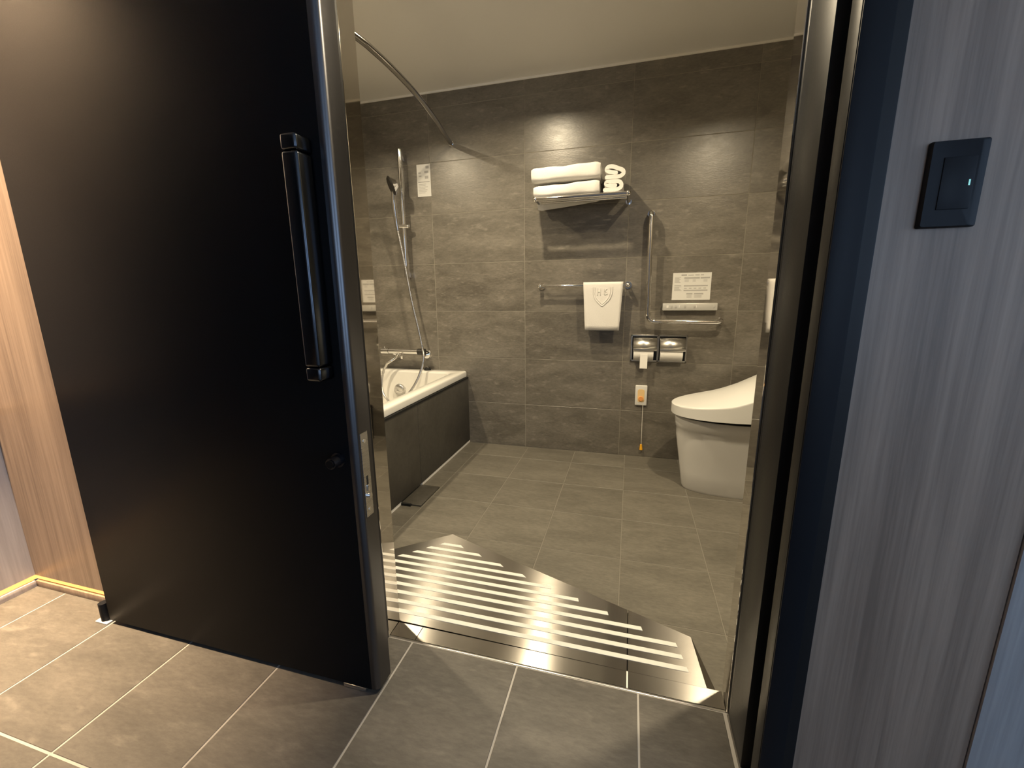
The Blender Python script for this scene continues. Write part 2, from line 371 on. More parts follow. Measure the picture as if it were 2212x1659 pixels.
# ------------------------------------------------------------------ door frame
df = thing('trim_2', 'black metal door frame around the bathroom doorway', None, (OX1, YT, ZH), kind='structure')
B('jamb', 'black_frame', df, OX0-0.03, OX0, YL+0.001, YT-0.001, ZH, HEAD)                      # left reveal
B('jamb', 'black_frame', df, 0.265, 0.32, -1.815, -1.706, ZH, HEAD, bev=0.0015)                # right reveal
B('jamb_seal', 'black_frame', df, 0.2655, 0.32, -1.7055, YT-0.001, ZH, HEAD, bev=0.003)
B('door_slot', 'black_void', df, 0.292, 0.32, -1.868, -1.815, ZH, HEAD)
B('jamb_lip', 'black_frame', df, 0.265, 0.32, -1.901, -1.868, ZH, HEAD, bev=0.0012)
B('casing', 'black_soft', df, 0.266, 0.3025, -1.9035, -1.901, ZH, HEAD+0.04, bev=0.0008)
B('head', 'black_frame', df, OX0-0.03, 0.32, YL+0.001, YT-0.001, HEAD, HEAD+0.04)
sp = B('strike_plate', 'black_gloss', df, 0.2912, 0.2925, -1.862, -1.840, 0.53, 0.68)
for z in (0.545, 0.665):
    bm = bmesh.new(); cyl(bm, (0.2905, -1.851, z), (0.2915, -1.851, z), 0.004, 12); obj('screw', bm, 'satin', sp)
# polished reveals beyond the threshold, very slightly splayed
for nm, x, s, ang, lab in (('trim_3', OX0, -1, math.radians(1.1), 'mirror-polished steel reveal on the left of the doorway'),
                           ('trim_4', OX1, 1, -math.radians(2.0), 'mirror-polished steel reveal on the right of the doorway')):
    bm = bmesh.new(); xa, xb = sorted((0, s*0.02)); box(bm, xa, xb, 0.0, 0.063, 0, HEAD-ZH+0.04, bev=0.0012, seg=2)
    bmesh.ops.rotate(bm, cent=(0, 0, 0), matrix=Matrix.Rotation(ang, 3, 'Z'), verts=bm.verts[:])
    bmesh.ops.translate(bm, vec=(x, YT, ZH), verts=bm.verts[:])
    tag(obj(nm, bm, 'polished'), lab, kind='structure')
struct('wall_door_left', 'bathroom side of the door wall left of the opening', 'wall_tile', BX0, OX0-0.022, YI-0.0, YI+0.012, -0.05, ZC)
struct('wall_door_right', 'bathroom side of the door wall right of the opening', 'wall_tile', OX1+0.024, BX1, YI-0.0, YI+0.012, -0.05, ZC)

# ------------------------------------------------------------------ threshold and ramp
th = thing('door_threshold', 'flat brushed steel threshold plate across the doorway', 'threshold', (-0.2, YT, ZH))
JX, JL = 0.034, -0.560
for xa, xb in ((OX0+0.0005, JL-0.001), (JL+0.001, JX-0.002), (JX+0.002, OX1-0.0005)):
    B('plate', 'ramp', th, xa, xb, YT+0.006, -1.637, 0.002, ZH+0.001)
B('front_edge', 'satin', th, OX0+0.0005, OX1-0.0005, YT, YT+0.0055, 0.002, ZH+0.0005, bev=0.0005)
B('joint', 'white_trim', th, JX-0.002, JX+0.002, YT+0.006, -1.637, 0.002, ZH+0.0008)
rp = thing('ramp', 'brushed steel wedge ramp with white non-slip stripes sloping into the bathroom', 'ramp', (-0.3, -1.4, 0))
A_, Bc, Dn = Vector((-0.688, -1.116)), Vector((0.212, -1.465)), Vector((0.228, -1.636))
E_, Lf = Vector((-1.02, -1.420)), Vector((-1.02, -1.627))
def ramp_z(y):
    return 0.0020 + 0.0185*max(0.0, min(1.0, (-1.125-y)/(1.636-1.125)))
def ramp_poly(name, pts, mat='ramp'):
    bm = bmesh.new()
    top = [bm.verts.new((p.x, p.y, ramp_z(p.y))) for p in pts]; bot = [bm.verts.new((p.x, p.y, 0.0004)) for p in pts]
    bm.faces.new(top); bm.faces.new(bot[::-1])
    for k in range(len(pts)): bm.faces.new((top[k], bot[k], bot[(k+1) % len(pts)], top[(k+1) % len(pts)]))
    return obj(name, bm, mat, rp)
tt = (JX-A_.x)/(Bc.x-A_.x); J = A_.lerp(Bc, tt)
ramp_poly('plate', [Lf, Vector((JX-0.0015, -1.636)), J+Vector((-0.0015, 0)), A_, E_])
ramp_poly('plate', [Vector((JX+0.0015, -1.636)), Dn, Bc, J+Vector((0.0015, 0))])
bm = bmesh.new()
v = [bm.verts.new(p) for p in ((Bc.x+0.0006, Bc.y, ramp_z(Bc.y)), (Dn.x+0.0006, Dn.y, ramp_z(Dn.y)), (0.254, -1.622, 0.0006), (0.228, -1.636, 0.0004), (0.212, -1.465, 0.0004))]
for f in ((0, 1, 2), (0, 2, 4), (1, 3, 2), (2, 3, 4), (0, 4, 3, 1)): bm.faces.new([v[k] for k in f])
obj('side_wedge', bm, 'ramp', rp)
SY = [-1.1955, -1.2335, -1.2745, -1.3145, -1.3525, -1.3915, -1.4300, -1.4695, -1.5090, -1.5500, -1.5905]
SXL = [-0.700, -0.742, -0.782, -0.824, -0.866, -0.906, -0.948, -0.985, -1.005, -1.005, -1.005]
SXR = [-0.611, -0.521, -0.421, -0.324, -0.221, -0.123, -0.026, 0.075, 0.169, 0.180, 0.189]
for y, a, b in zip(SY, SXL, SXR):
    bm = bmesh.new(); hw = 0.0078
    q = [(a+hw*0.9 if a > -1.0 else a, y+hw), (b-0.002, y+hw), (b+0.002, y-hw), (a-hw*0.9 if a > -1.0 else a, y-hw)]
    if b < -0.3: q[1] = (b-0.010, y+hw); q[2] = (b+0.008, y-hw)
    t_ = [bm.verts.new((x, yy, ramp_z(yy)+0.0011)) for x, yy in q]; u_ = [bm.verts.new((x, yy, ramp_z(yy)+0.0001)) for x, yy in q]
    bm.faces.new(t_); bm.faces.new(u_[::-1])
    for k in range(4): bm.faces.new((t_[k], u_[k], u_[(k+1) % 4], t_[(k+1) % 4]))
    obj('grip_stripe', bm, 'tape', rp)

# ------------------------------------------------------------------ sliding door
DX0, DX1, DY0, DY1, DZ0, DZ1 = -1.502, -0.563, -1.866, -1.812, 0.033, 2.12
dr = thing('door_1', 'black sliding door pushed open in front of the wood-clad wall', None, (-1.03, -1.84, ZH), kind='structure')
bm = bmesh.new(); box(bm, DX0, DX1, DY0, DY1, DZ0, DZ1, bev=0.014, seg=6, edges=lambda e: abs(e.verts[0].co.z-e.verts[1].co.z) > 1 and e.verts[0].co.x > -1 and e.verts[0].co.y < -1.84)
obj('leaf', bm, 'black_edge', dr, True)
B('face_sheet', 'black_door', dr, DX0, -0.5835, DY0-0.0012, DY0+0.001, DZ0, DZ1, bev=0.0005)
hd = B('pull_handle', 'handle', dr, -0.6345, -0.5985, -1.913, DY0-0.001, 0.858, 1.262, bev=0.006, seg=4)
for z0, z1 in ((0.828, 0.8572), (1.2628, 1.292)):
    B('handle_end', 'handle', hd, -0.6345, -0.5985, -1.913, DY0-0.001, z0, z1, bev=0.006, seg=4)
bm = bmesh.new(); cyl(bm, (-0.611, DY0, 0.643), (-0.611, DY0-0.006, 0.643), 0.017, 28); cyl(bm, (-0.611, DY0-0.006, 0.643), (-0.611, DY0-0.030, 0.643), 0.0125, 28)
kb = obj('lock_knob', bm, 'black_gloss', dr, True)
bm = bmesh.new(); cyl(bm, (-0.611, DY0-0.030, 0.643), (-0.611, DY0-0.033, 0.643), 0.009, 24); obj('knob_cap', bm, 'black_door', kb, True)
lp = B('latch_plate', 'satin', dr, DX1-0.001, DX1+0.0012, -1.8525, -1.8265, 0.500, 0.701)
B('latch_slot', 'black_void', lp, DX1+0.0005, DX1+0.0016, -1.8435, -1.8375, 0.577, 0.598)
B('latch_hook', 'chrome', lp, DX1+0.0005, DX1+0.004, -1.8435, -1.8375, 0.562, 0.576, bev=0.001)
bm = bmesh.new(); cyl(bm, (DX1, -1.8395, 0.550), (DX1+0.007, -1.8395, 0.550), 0.0055, 18); obj('latch_bolt', bm, 'chrome', lp, True)
for z in (0.681, 0.516):
    bm = bmesh.new(); cyl(bm, (DX1+0.0008, -1.8395, z), (DX1+0.002, -1.8395, z), 0.0045, 16); obj('screw', bm, 'chrome', lp, True)
B('guide_plate', 'satin', dr, -0.665, -0.600, DY0-0.002, DY0+0.01, 0.0215, 0.0325, bev=0.001)
gd = thing('door_guide', 'small black floor roller on a white base at the left foot of the door', 'door guide', (-1.532, -1.862, ZH))
bm = bmesh.new(); cyl(bm, (-1.531, -1.860, ZH+0.004), (-1.531, -1.860, ZH+0.062), 0.0125, 22); obj('roller', bm, 'black_soft', gd, True)
B('base_plate', 'plastic_white', gd, -1.556, -1.506, -1.876, -1.846, ZH, ZH+0.004, bev=0.0015)

# ------------------------------------------------------------------ light switch
sw = thing('light_switch', 'black rocker light switch plate on the wood-grain wall', 'light switch', (0.392, YR, 1.13))
bm = bmesh.new()
x0, x1, z0, z1 = 0.3635, 0.4258, 1.0775, 1.1835
def yrect(x0, x1, z0, z1, r, y, n=4): return [Vector((p.x, y, p.y)) for p in rrect(x0, x1, z0, z1, r, 0, n)]
loft(bm, [yrect(x0, x1, z0, z1, 0.003, YR), yrect(x0, x1, z0, z1, 0.003, YR-0.0045), yrect(x0+0.0015, x1-0.0095, z0+0.0015, z1-0.0015, 0.003, YR-0.0085)])
obj('cover_plate', bm, 'black_soft', sw, True)
B('rocker', 'black_soft', sw, 0.3785, 0.4130, YR-0.0098, YR-0.008, 1.0995, 1.1625, bev=0.0006)
B('indicator_lamp', 'indicator', sw, 0.4075, 0.4092, YR-0.0102, YR-0.0095, 1.1275, 1.1345)

# ------------------------------------------------------------------ bathtub
tb = thing('bathtub', 'white bathtub behind a dark panelled front', 'bathtub', (-1.42, -0.8, 0))
TX1, TY1, TY0, TZ = -1.048, -0.004, -1.615, 0.503
TX0 = BX0+0.004
bm = bmesh.new()
loft(bm, [rrect(TX0, TX1, TY0, TY1, 0.004, 0.463), rrect(TX0, TX1+0.004, TY0, TY1, 0.006, 0.466), rrect(TX0, TX1+0.004, TY0, TY1, 0.006, 0.492),
          rrect(TX0, TX1, TY0, TY1, 0.006, TZ-0.003), rrect(TX0+0.004, TX1-0.006, TY0+0.004, TY1-0.004, 0.006, TZ),
          rrect(TX0+0.050, TX1-0.062, TY0+0.09, TY1-0.070, 0.06, TZ-0.001), rrect(TX0+0.060, TX1-0.072, TY0+0.10, TY1-0.080, 0.07, TZ-0.010),
          rrect(TX0+0.075, TX1-0.085, TY0+0.16, TY1-0.100, 0.09, 0.30), rrect(TX0+0.095, TX1-0.105, TY0+0.22, TY1-0.130, 0.11, 0.10),
          rrect(TX0+0.15, TX1-0.16, TY0+0.30, TY1-0.20, 0.10, 0.065)], cap0=False)
obj('tub_shell', bm, 'acrylic', tb, True)
for y0, y1 in ((-1.624, -0.722), (-0.7195, -0.001)):
    B('front_panel', 'apron', tb, -1.060, -1.0365, y0, y1, 0.016, 0.452, bev=0.001)
B('top_rail', 'black_void', tb, -1.060, -1.034, -1.624, -0.001, 0.4525, 0.4625)
B('plinth', 'white_trim', tb, -1.060, -1.038, -0.712, -0.001, 0.0, 0.0158)
B('plinth', 'white_trim', tb, -1.060, -1.038, -1.624, -0.932, 0.0, 0.0158)
bm = bmesh.new(); cyl(bm, (-1.494, -0.095, 0.372), (-1.494, -0.118, 0.378), 0.038, 28); sphere(bm, (-1.494, -0.117, 0.378), 0.037, (1, 0.35, 1), 20)
ov = obj('overflow_cap', bm, 'satin', tb, True)
bm = bmesh.new(); sphere(bm, (-1.500, -0.130, 0.370), 0.009, n=12); obj('cap_button', bm, 'chrome', ov, True)
bm = bmesh.new(); cyl(bm, (-1.45, -0.8, 0.064), (-1.45, -0.8, 0.069), 0.035, 24); obj('drain', bm, 'chrome', tb, True)
dc = thing('drain_cover', 'low dark floor drain cover at the foot of the bathtub panel', 'drain cover', (-0.99, -0.82, 0))
B('cover', 'apron', dc, -1.0355, -0.935, -0.928, -0.716, 0.001, 0.007, bev=0.001)
B('end_block', 'black_void', dc, -1.0355, -0.985, -0.940, -0.9285, 0.0005, 0.012)
st = thing('tub_stopper', 'small dark rubber tub stopper lying on the tub rim', 'stopper', (-1.318, -0.03, TZ))
bm = bmesh.new(); cyl(bm, (-1.318, -0.032, TZ), (-1.318, -0.032, TZ+0.016), 0.024, 22, 0.018); obj('plug', bm, 'black_void', st, True)
bm = bmesh.new(); tube(bm, spline([(-1.335, -0.04, TZ+0.016), (-1.325, -0.036, TZ+0.026), (-1.310, -0.036, TZ+0.016)], 6), 0.002, 8); obj('ring', bm, 'chrome', st, True)

# ------------------------------------------------------------------ bath mixer, slide bar, hand shower
mxr = thing('bath_mixer', 'chrome thermostatic bath mixer on the tiled wall above the tub', 'faucet', (-1.47, -0.01, 0.63))
MY, MZ = -0.075, 0.634
bm = bmesh.new(); cyl(bm, (-1.575, MY, MZ), (-1.360, MY, MZ), 0.0185, 24); obj('body', bm, 'chrome', mxr, True)
bm = bmesh.new(); cyl(bm, (-1.632, MY, MZ), (-1.577, MY, MZ), 0.0200, 24); kn = obj('temperature_knob', bm, 'chrome', mxr, True)
bm = bmesh.new(); cyl(bm, (-1.610, MY, MZ+0.018), (-1.610, MY, MZ+0.030), 0.0045, 12); obj('safety_button', bm, 'chrome', kn, True)
bm = bmesh.new(); cyl(bm, (-1.358, MY, MZ), (-1.308, MY, MZ), 0.0210, 24); obj('flow_knob', bm, 'dark_rubber', mxr, True)
for x in (-1.545, -1.330):
    bm = bmesh.new(); cyl(bm, (x, 0.0, MZ-0.028), (x, -0.012, MZ-0.028), 0.033, 24, 0.026); tube(bm, spline([(x, -0.012, MZ-0.028), (x, -0.045, MZ-0.026), (x-0.01 if x < -1.4 else x, MY, MZ-0.004)], 6), 0.011, 14)
    obj('wall_union', bm, 'chrome', mxr, True)
bm = bmesh.new(); tube(bm, spline([(-1.495, MY-0.01, MZ-0.012), (-1.505, MY-0.035, MZ-0.035), (-1.530, MY-0.06, MZ-0.058), (-1.560, MY-0.075, MZ-0.078)], 6), 0.0085, 14); obj('spout', bm, 'chrome', mxr, True)
bm = bmesh.new(); box(bm, -1.478, -1.463, MY-0.026, MY-0.014, MZ-0.050, MZ-0.010, bev=0.003); obj('diverter_lever', bm, 'chrome', mxr, True)
HX, HYY = -1.418, -0.058
sb = thing('shower_slide_bar', 'vertical chrome shower rail on the tiled wall above the bath mixer', 'shower rail', (HX, 0, 1.12))
bm = bmesh.new(); cyl(bm, (HX, HYY, 1.118), (HX, HYY, 1.884), 0.0140, 20); obj('rail', bm, 'chrome', sb, True)
for z in (1.845, 1.135): B('wall_bracket', 'chrome', sb, HX-0.010, HX+0.010, HYY, -0.0005, z-0.020, z+0.020, bev=0.004)
bm = bmesh.new(); cyl(bm, (HX, HYY, 1.418), (HX, HYY, 1.448), 0.0185, 20); cyl(bm, (HX-0.034, HYY-0.035, 1.433), (HX+0.030, HYY-0.004, 1.433), 0.012, 16); sl = obj('slider', bm, 'chrome', sb, True)
bm = bmesh.new(); sphere(bm, (HX+0.030, HYY-0.004, 1.433), 0.0135, n=14); obj('slider_knob', bm, 'chrome', sl, True)
hs = thing('hand_shower', 'chrome hand shower with a dark round spray face hanging on the rail', 'shower head', (-1.445, -0.10, 1.43))
h0, h1, h2 = Vector((HX-0.022, HYY-0.040, 1.405)), Vector((HX-0.024, HYY-0.056, 1.520)), Vector((HX-0.008, HYY-0.082, 1.640))
bm = bmesh.new(); tube(bm, spline([h0, Vector((HX-0.024, HYY-0.046, 1.46)), h1, Vector((HX-0.020, HYY-0.070, 1.59)), h2], 6), lambda t: 0.0105+0.005*math.sin(t*PI), 16); obj('handle', bm, 'chrome', hs, True)
ax = Vector((-0.72, -0.58, -0.38)).normalized(); hc = Vector((HX-0.006, HYY-0.088, 1.660))
bm = bmesh.new(); cyl(bm, hc-ax*0.020, hc+ax*0.012, 0.030, 28, 0.058); head = obj('head', bm, 'chrome', hs, True)
bm = bmesh.new(); cyl(bm, hc+ax*0.012, hc+ax*0.020, 0.0575, 28, 0.050); obj('spray_face', bm, 'dark_rubber', head, True)
ho = thing('shower_hose', 'silver shower hose looping from the mixer through the tub to the hand shower', 'hose', (-1.45, -0.15, 0.35))
bm = bmesh.new()
tube(bm, spline([(-1.562, -0.152, 0.553), (-1.578, -0.155, 0.515), (-1.590, -0.165, 0.455), (-1.583, -0.185, 0.385), (-1.540, -0.21, 0.335), (-1.470, -0.235, 0.310), (-1.395, -0.21, 0.355), (-1.345, -0.17, 0.430),
              (-1.312, -0.135, 0.520), (-1.300, -0.115, 0.600), (-1.313, -0.100, 0.665), (-1.338, -0.092, 0.790), (-1.375, -0.090, 0.968), (-1.415, -0.090, 1.23), (-1.440, -0.098, 1.402)], 9), 0.0078, 12)
obj('hose', bm, 'satin', ho, True)
bm = bmesh.new(); cyl(bm, (-1.558, -0.149, 0.560), (-1.568, -0.154, 0.538), 0.0105, 16); obj('hose_nut', bm, 'chrome', ho, True)

# ------------------------------------------------------------------ shower curtain rail
cr = thing('curtain_rail', 'thin curved chrome shower curtain rail reaching the tiled wall', 'curtain rail', (-1.0, -0.8, 1.90))
bm = bmesh.new(); tube(bm, spline([(-1.092, -0.001, 1.900), (-1.088, -0.035, 1.900), (-1.067, -0.162, 1.900), (-1.027, -0.367, 1.900), (-0.985, -0.664, 1.900), (-0.972, -0.871, 1.900), (-0.972, -1.003, 1.900), (-0.980, -1.113, 1.900), (-1.03, -1.40, 1.900), (-1.085, -1.614, 1.900)], 8), 0.0125, 16); obj('rod', bm, 'rail', cr, True)
for p, q in (((-1.092, 0, 1.9), (-1.091, -0.014, 1.9)), ((-1.085, YI+0.012, 1.9), (-1.083, YI+0.026, 1.9))):
    bm = bmesh.new(); cyl(bm, p, q, 0.020, 22, 0.015); obj('wall_flange', bm, 'chrome', cr, True)

# ------------------------------------------------------------------ signs on the tiled wall
def sign(name, label, x0, x1, z0, z1, lines):
    t = thing(name, label, 'sign', ((x0+x1)/2, 0, z0))
    sh = B('sheet', 'sign', t, x0, x1, -0.0022, -0.0004, z0, z1)
    W_, H_ = x1-x0, z1-z0
    for mat in ('ink', 'ink_pale'):
        bm = bmesh.new(); k = 0
        for (u0, u1, v0, v1, m) in lines:
            if m == mat:
                box(bm, x0+u0*W_, x0+u1*W_, -0.0026, -0.0023, z0+v0*H_, z0+v1*H_); k += 1
        if k: o = obj('print', bm, mat, sh); o['kind'] = 'stuff'
        else: bm.free()
L1 = [(0.66, 0.90, 0.86, 0.94, 'ink_pale'), (0.56, 0.86, 0.72, 0.79, 'ink_pale'), (0.58, 0.84, 0.55, 0.64, 'ink_pale'), (0.14, 0.34, 0.62, 0.66, 'ink_pale'), (0.12, 0.30, 0.72, 0.76, 'ink_pale'), (0.08, 0.92, 0.445, 0.465, 'ink')]
for k in range(7): L1.append((0.10, random.uniform(0.55, 0.9), 0.38-k*0.045, 0.395-k*0.045, 'ink_pale'))
sign('instruction_sign', 'tall narrow white instruction sign beside the shower rail', -1.336, -1.2425, 1.615, 1.804, L1)
L2 = [(0.22, 0.36, 0.90, 0.935, 'ink'), (0.40, 0.54, 0.90, 0.925, 'ink_pale'), (0.58, 0.69, 0.90, 0.93, 'ink_pale'), (0.72, 0.80, 0.90, 0.93, 'ink_pale'),
      (0.30, 0.70, 0.78, 0.84, 'ink_pale'), (0.72, 0.96, 0.78, 0.84, 'ink_pale'), (0.30, 0.92, 0.50, 0.545, 'ink_pale'), (0.30, 0.92, 0.33, 0.375, 'ink_pale'),
      (0.38, 0.54, 0.20, 0.25, 'ink_pale'), (0.58, 0.82, 0.20, 0.25, 'ink_pale'), (0.05, 0.23, 0.52, 0.545, 'ink_pale')]
for k in range(6): L2.append((0.05, random.uniform(0.17, 0.25), 0.82-k*0.035, 0.835-k*0.035, 'ink_pale'))
for k in range(5): L2.append((0.05, random.uniform(0.17, 0.25), 0.48-k*0.035, 0.495-k*0.035, 'ink_pale'))
for k in range(3): L2 += [(0.31, 0.42, 0.74-k*0.035, 0.752-k*0.035, 'ink_pale'), (0.52, 0.60, 0.74-k*0.035, 0.752-k*0.035, 'ink_pale'), (0.80, 0.90, 0.74-k*0.035, 0.752-k*0.035, 'ink_pale')]
for k in range(5): L2.append((0.31+k*0.125, 0.38+k*0.125, 0.42, 0.445, 'ink_pale'))
for k in range(3): L2 += [(0.39, 0.52, 0.15-k*0.03, 0.162-k*0.03, 'ink_pale'), (0.59, 0.78, 0.15-k*0.03, 0.162-k*0.03, 'ink_pale')]
sign('instruction_sign', 'wide white printed instruction sign above the toilet control panel', 0.224, 0.425, 0.960, 1.109, L2)

# ------------------------------------------------------------------ toilet control panel
tc_ = thing('toilet_control', 'slim silver toilet control panel under the printed sign', 'control panel', (0.32, 0, 0.90))
B('case', 'silver', tc_, 0.176, 0.463, -0.034, -0.0005, 0.902, 0.942, bev=0.003)
for k, (x, wd) in enumerate(((0.196, 0.012), (0.218, 0.010), (0.240, 0.010), (0.262, 0.006), (0.290, 0.010), (0.340, 0.010), (0.352, 0.004), (0.440, 0.010))):
    B('button', 'ink_pale' if k % 3 else 'plastic_white', tc_, x, x+wd, -0.0352, -0.033, 0.914, 0.930, bev=0.0008)

# ------------------------------------------------------------------ grab bar
gb = thing('grab_bar', 'L-shaped chrome grab bar beside the toilet control panel', 'grab bar', (0.1, 0, 0.85))
GY, r = -0.070, 0.0130
bm = bmesh.new()
P = [(0.088, -0.004, 1.432), (0.088, -0.045, 1.432)] + [(0.088, -0.045-0.025*math.sin(a), 1.432-0.025*(1-math.cos(a))) for a in (PI/8*k for k in range(1, 5))]
P += [(0.090, GY, 1.20), (0.096, GY, 0.885)] + [(0.097+0.038*(1-math.cos(a)), GY, 0.880-0.038*math.sin(a)) for a in (PI/8*k for k in range(0, 5))]
P += [(0.30, GY, 0.841), (0.452, GY, 0.839)] + [(0.460+0.025*math.sin(a), GY+0.025*(1-math.cos(a)), 0.839) for a in (PI/8*k for k in range(0, 5))] + [(0.485, -0.004, 0.839)]
tube(bm, P, r, 18); obj('bar', bm, 'chrome', gb, True)
for p in ((0.088, 0, 1.432), (0.485, 0, 0.839)):
    bm = bmesh.new(); cyl(bm, p, (p[0], -0.005, p[2]), 0.021, 28, 0.019); obj('wall_flange', bm, 'chrome', gb, True)

# ------------------------------------------------------------------ towel bar and hand towel
tr = thing('towel_bar', 'thin horizontal chrome towel bar on the tiled wall', 'towel bar', (-0.28, 0, 1.048))
bm = bmesh.new(); cyl(bm, (-0.527, -0.062, 1.048), (-0.024, -0.062, 1.046), 0.0085, 18); obj('bar', bm, 'chrome', tr, True)
for x in (-0.531, -0.020):
    bm = bmesh.new(); cyl(bm, (x, -0.062, 1.047), (x, -0.006, 1.047), 0.0110, 18); sphere(bm, (x, -0.062, 1.047), 0.0145, n=18); cyl(bm, (x, -0.007, 1.047), (x, 0, 1.047), 0.020, 22); obj('end_post', bm, 'chrome', tr, True)
ht = thing('hand_towel', 'white hand towel with an embossed shield folded over the towel bar', 'towel', (-0.16, -0.062, 0.79))
def hanging(x0t, x1t, x0b, x1b, ztop, zf, zb, yc, gap, th_):
    """cloth folded over a bar: path front-bottom -> over the bar -> back-bottom, as a thick sheet"""
    path = []
    for k in range(9): path.append((yc-gap, zf+(ztop-gap-zf)*k/9))
    for k in range(9):
        a = PI*k/8; path.append((yc-gap*math.cos(a), ztop-gap+gap*math.sin(a)))
    for k in range(1, 8): path.append((yc+gap, ztop-gap-(ztop-gap-zb)*k/7))
    nx = 14; g = []
    for (y, z) in path:
        t = max(0, min(1, (ztop-z)/(ztop-zf)))
        row = []
        for i in range(nx+1):
            s = i/nx; x = (x0t+(x0b-x0t)*t)*(1-s)+(x1t+(x1b-x1t)*t)*s
            row.append(Vector((x, y+0.0012*math.sin(9*s+5*z*8)*t, z)))
        g.append(row)
    return g
bm = bmesh.new()
g = hanging(-0.271, -0.046, -0.256, -0.060, 1.0625, 0.789, 0.84, -0.062, 0.0130, 0.005)
V = [[bm.verts.new(p) for p in row] for row in g]
for a, b in zip(V, V[1:]):
    for i in range(len(a)-1): bm.faces.new((a[i], a[i+1], b[i+1], b[i]))
tw = obj('cloth', bm, 'towel', ht, True)
md = tw.modifiers.new('thickness', 'SOLIDIFY'); md.thickness = 0.007; md.offset = 0.0
bm = bmesh.new(); yf = -0.0795
for s_, r_ in ((1.0, 0.0030), (0.80, 0.0024)):
    cxs, ct = -0.160, 1.036
    P = [(cxs-0.055*s_, ct), (cxs-0.053*s_, ct-0.035), (cxs-0.040*s_, ct-0.068*(0.55+0.45*s_)), (cxs-0.018*s_, ct-0.092*(0.45+0.55*s_)), (cxs, ct-0.106*(0.40+0.60*s_)),
         (cxs+0.018*s_, ct-0.092*(0.45+0.55*s_)), (cxs+0.040*s_, ct-0.068*(0.55+0.45*s_)), (cxs+0.053*s_, ct-0.035), (cxs+0.055*s_, ct)]
    tube(bm, spline([(x, yf, z) for x, z in P], 5), r_, 8)
for x, z0, z1 in ((-0.188, 0.992, 1.030), (-0.172, 0.992, 1.030), (-0.150, 0.996, 1.028)): tube(bm, [(x, yf, z0), (x, yf, z1)], 0.0022, 8)
for z in (1.011,): tube(bm, [(-0.188, yf, z), (-0.172, yf, z)], 0.002, 8)
tube(bm, spline([(-0.135, yf, 1.026), (-0.145, yf, 1.018), (-0.138, yf, 1.008), (-0.134, yf, 0.998), (-0.146, yf, 0.994)], 5), 0.0022, 8)
obj('embossed_shield', bm, 'towel', tw, True)

# ------------------------------------------------------------------ towel shelf and stacked towels
sh = thing('towel_shelf', 'chrome tube towel shelf high on the tiled wall', 'shelf', (-0.28, 0, 1.50))
SZ = 1.502
for x in (-0.522, -0.036):
    bm = bmesh.new(); tube(bm, [(x, -0.002, SZ), (x, -0.228, SZ)], 0.0115, 14); obj('side_rail', bm, 'chrome', sh, True)
    bm = bmesh.new(); cyl(bm, (x, 0, SZ), (x, -0.010, SZ), 0.021, 22, 0.016); obj('wall_flange', bm, 'chrome', sh, True)
    bm = bmesh.new(); sphere(bm, (x, -0.228, SZ), 0.0150, n=14); obj('corner_joint', bm, 'chrome', sh, True)
for k, y in enumerate((-0.228, -0.180, -0.135)):
    bm = bmesh.new(); cyl(bm, (-0.522, y, SZ), (-0.036, y, SZ), 0.0115 if k == 0 else 0.0085, 16); obj('cross_bar', bm, 'chrome', sh, True)
def slab_towel(name, label, x0, x1, y0, y1, z0, z1, tilt=0.0, sag=0.0):
    """folded towel, folds facing the front: rounded slab of superellipse section with soft wobble, plus end layers"""
    t = thing(name, label, 'towel', ((x0+x1)/2, (y0+y1)/2, z0))
    bm = bmesh.new(); rings = []; n = 28; m = 26
    for i in range(m+1):
        s = i/m; x = x0+(x1-x0)*s
        e = min(s, 1-s)*m; k = 1.0 if e >= 2 else (0.86+0.14*math.sin(e/2*PI/2))
        ring = []
        for j in range(n):
            a = 2*PI*j/n; c_, s_ = math.cos(a), math.sin(a)
            yy = (abs(c_)**0.42)*(1 if c_ > 0 else -1); zz = (abs(s_)**0.46)*(1 if s_ > 0 else -1)
            wob = 0.0016*math.sin(9*s+3*a)+0.0012*math.sin(19*s-2*a)
            zq = (z0+z1)/2+tilt*(s-0.5)*(1 if zz > 0 else 0)+zz*((z1-z0)/2*k+wob*(0.2 if zz < 0 else 1))
            if sag and zz < 0 and yy > 0.05: zq -= sag*(1.0-0.75*s)*min(1.0, (yy-0.05)/0.4)     # cloth drooping behind the last bar
            ring.append(Vector((x, (y0+y1)/2+yy*((y1-y0)/2*k+wob), zq)))
        rings.append(ring)
    loft(bm, rings); o = obj('folded_cloth', bm, 'towel', t, True)
    for x in (x0, x1):          # soft rolled edge of the fold at both ends
        bm = bmesh.new(); d = 0.004 if x == x0 else -0.004
        P = [((x+d), (y0+y1)/2+math.cos(a)*(y1-y0)*rr, (z0+z1)/2+tilt*(-.5 if x == x0 else .5)+math.sin(a)*(z1-z0)*rr) for a, rr in ((k*0.5, 0.10+0.022*k) for k in range(13))]
        tube(bm, spline(P, 3), 0.006, 8); obj('fold_edge', bm, 'towel', o, True)
    return t
slab_towel('bath_towel', 'lower long white bath towel folded on the chrome shelf', -0.538, -0.186, -0.222, -0.030, SZ+0.0135, SZ+0.078, 0.012, 0.045)
slab_towel('bath_towel', 'upper long white bath towel lying on another on the chrome shelf', -0.548, -0.182, -0.232, -0.026, SZ+0.0870, SZ+0.166, 0.006)
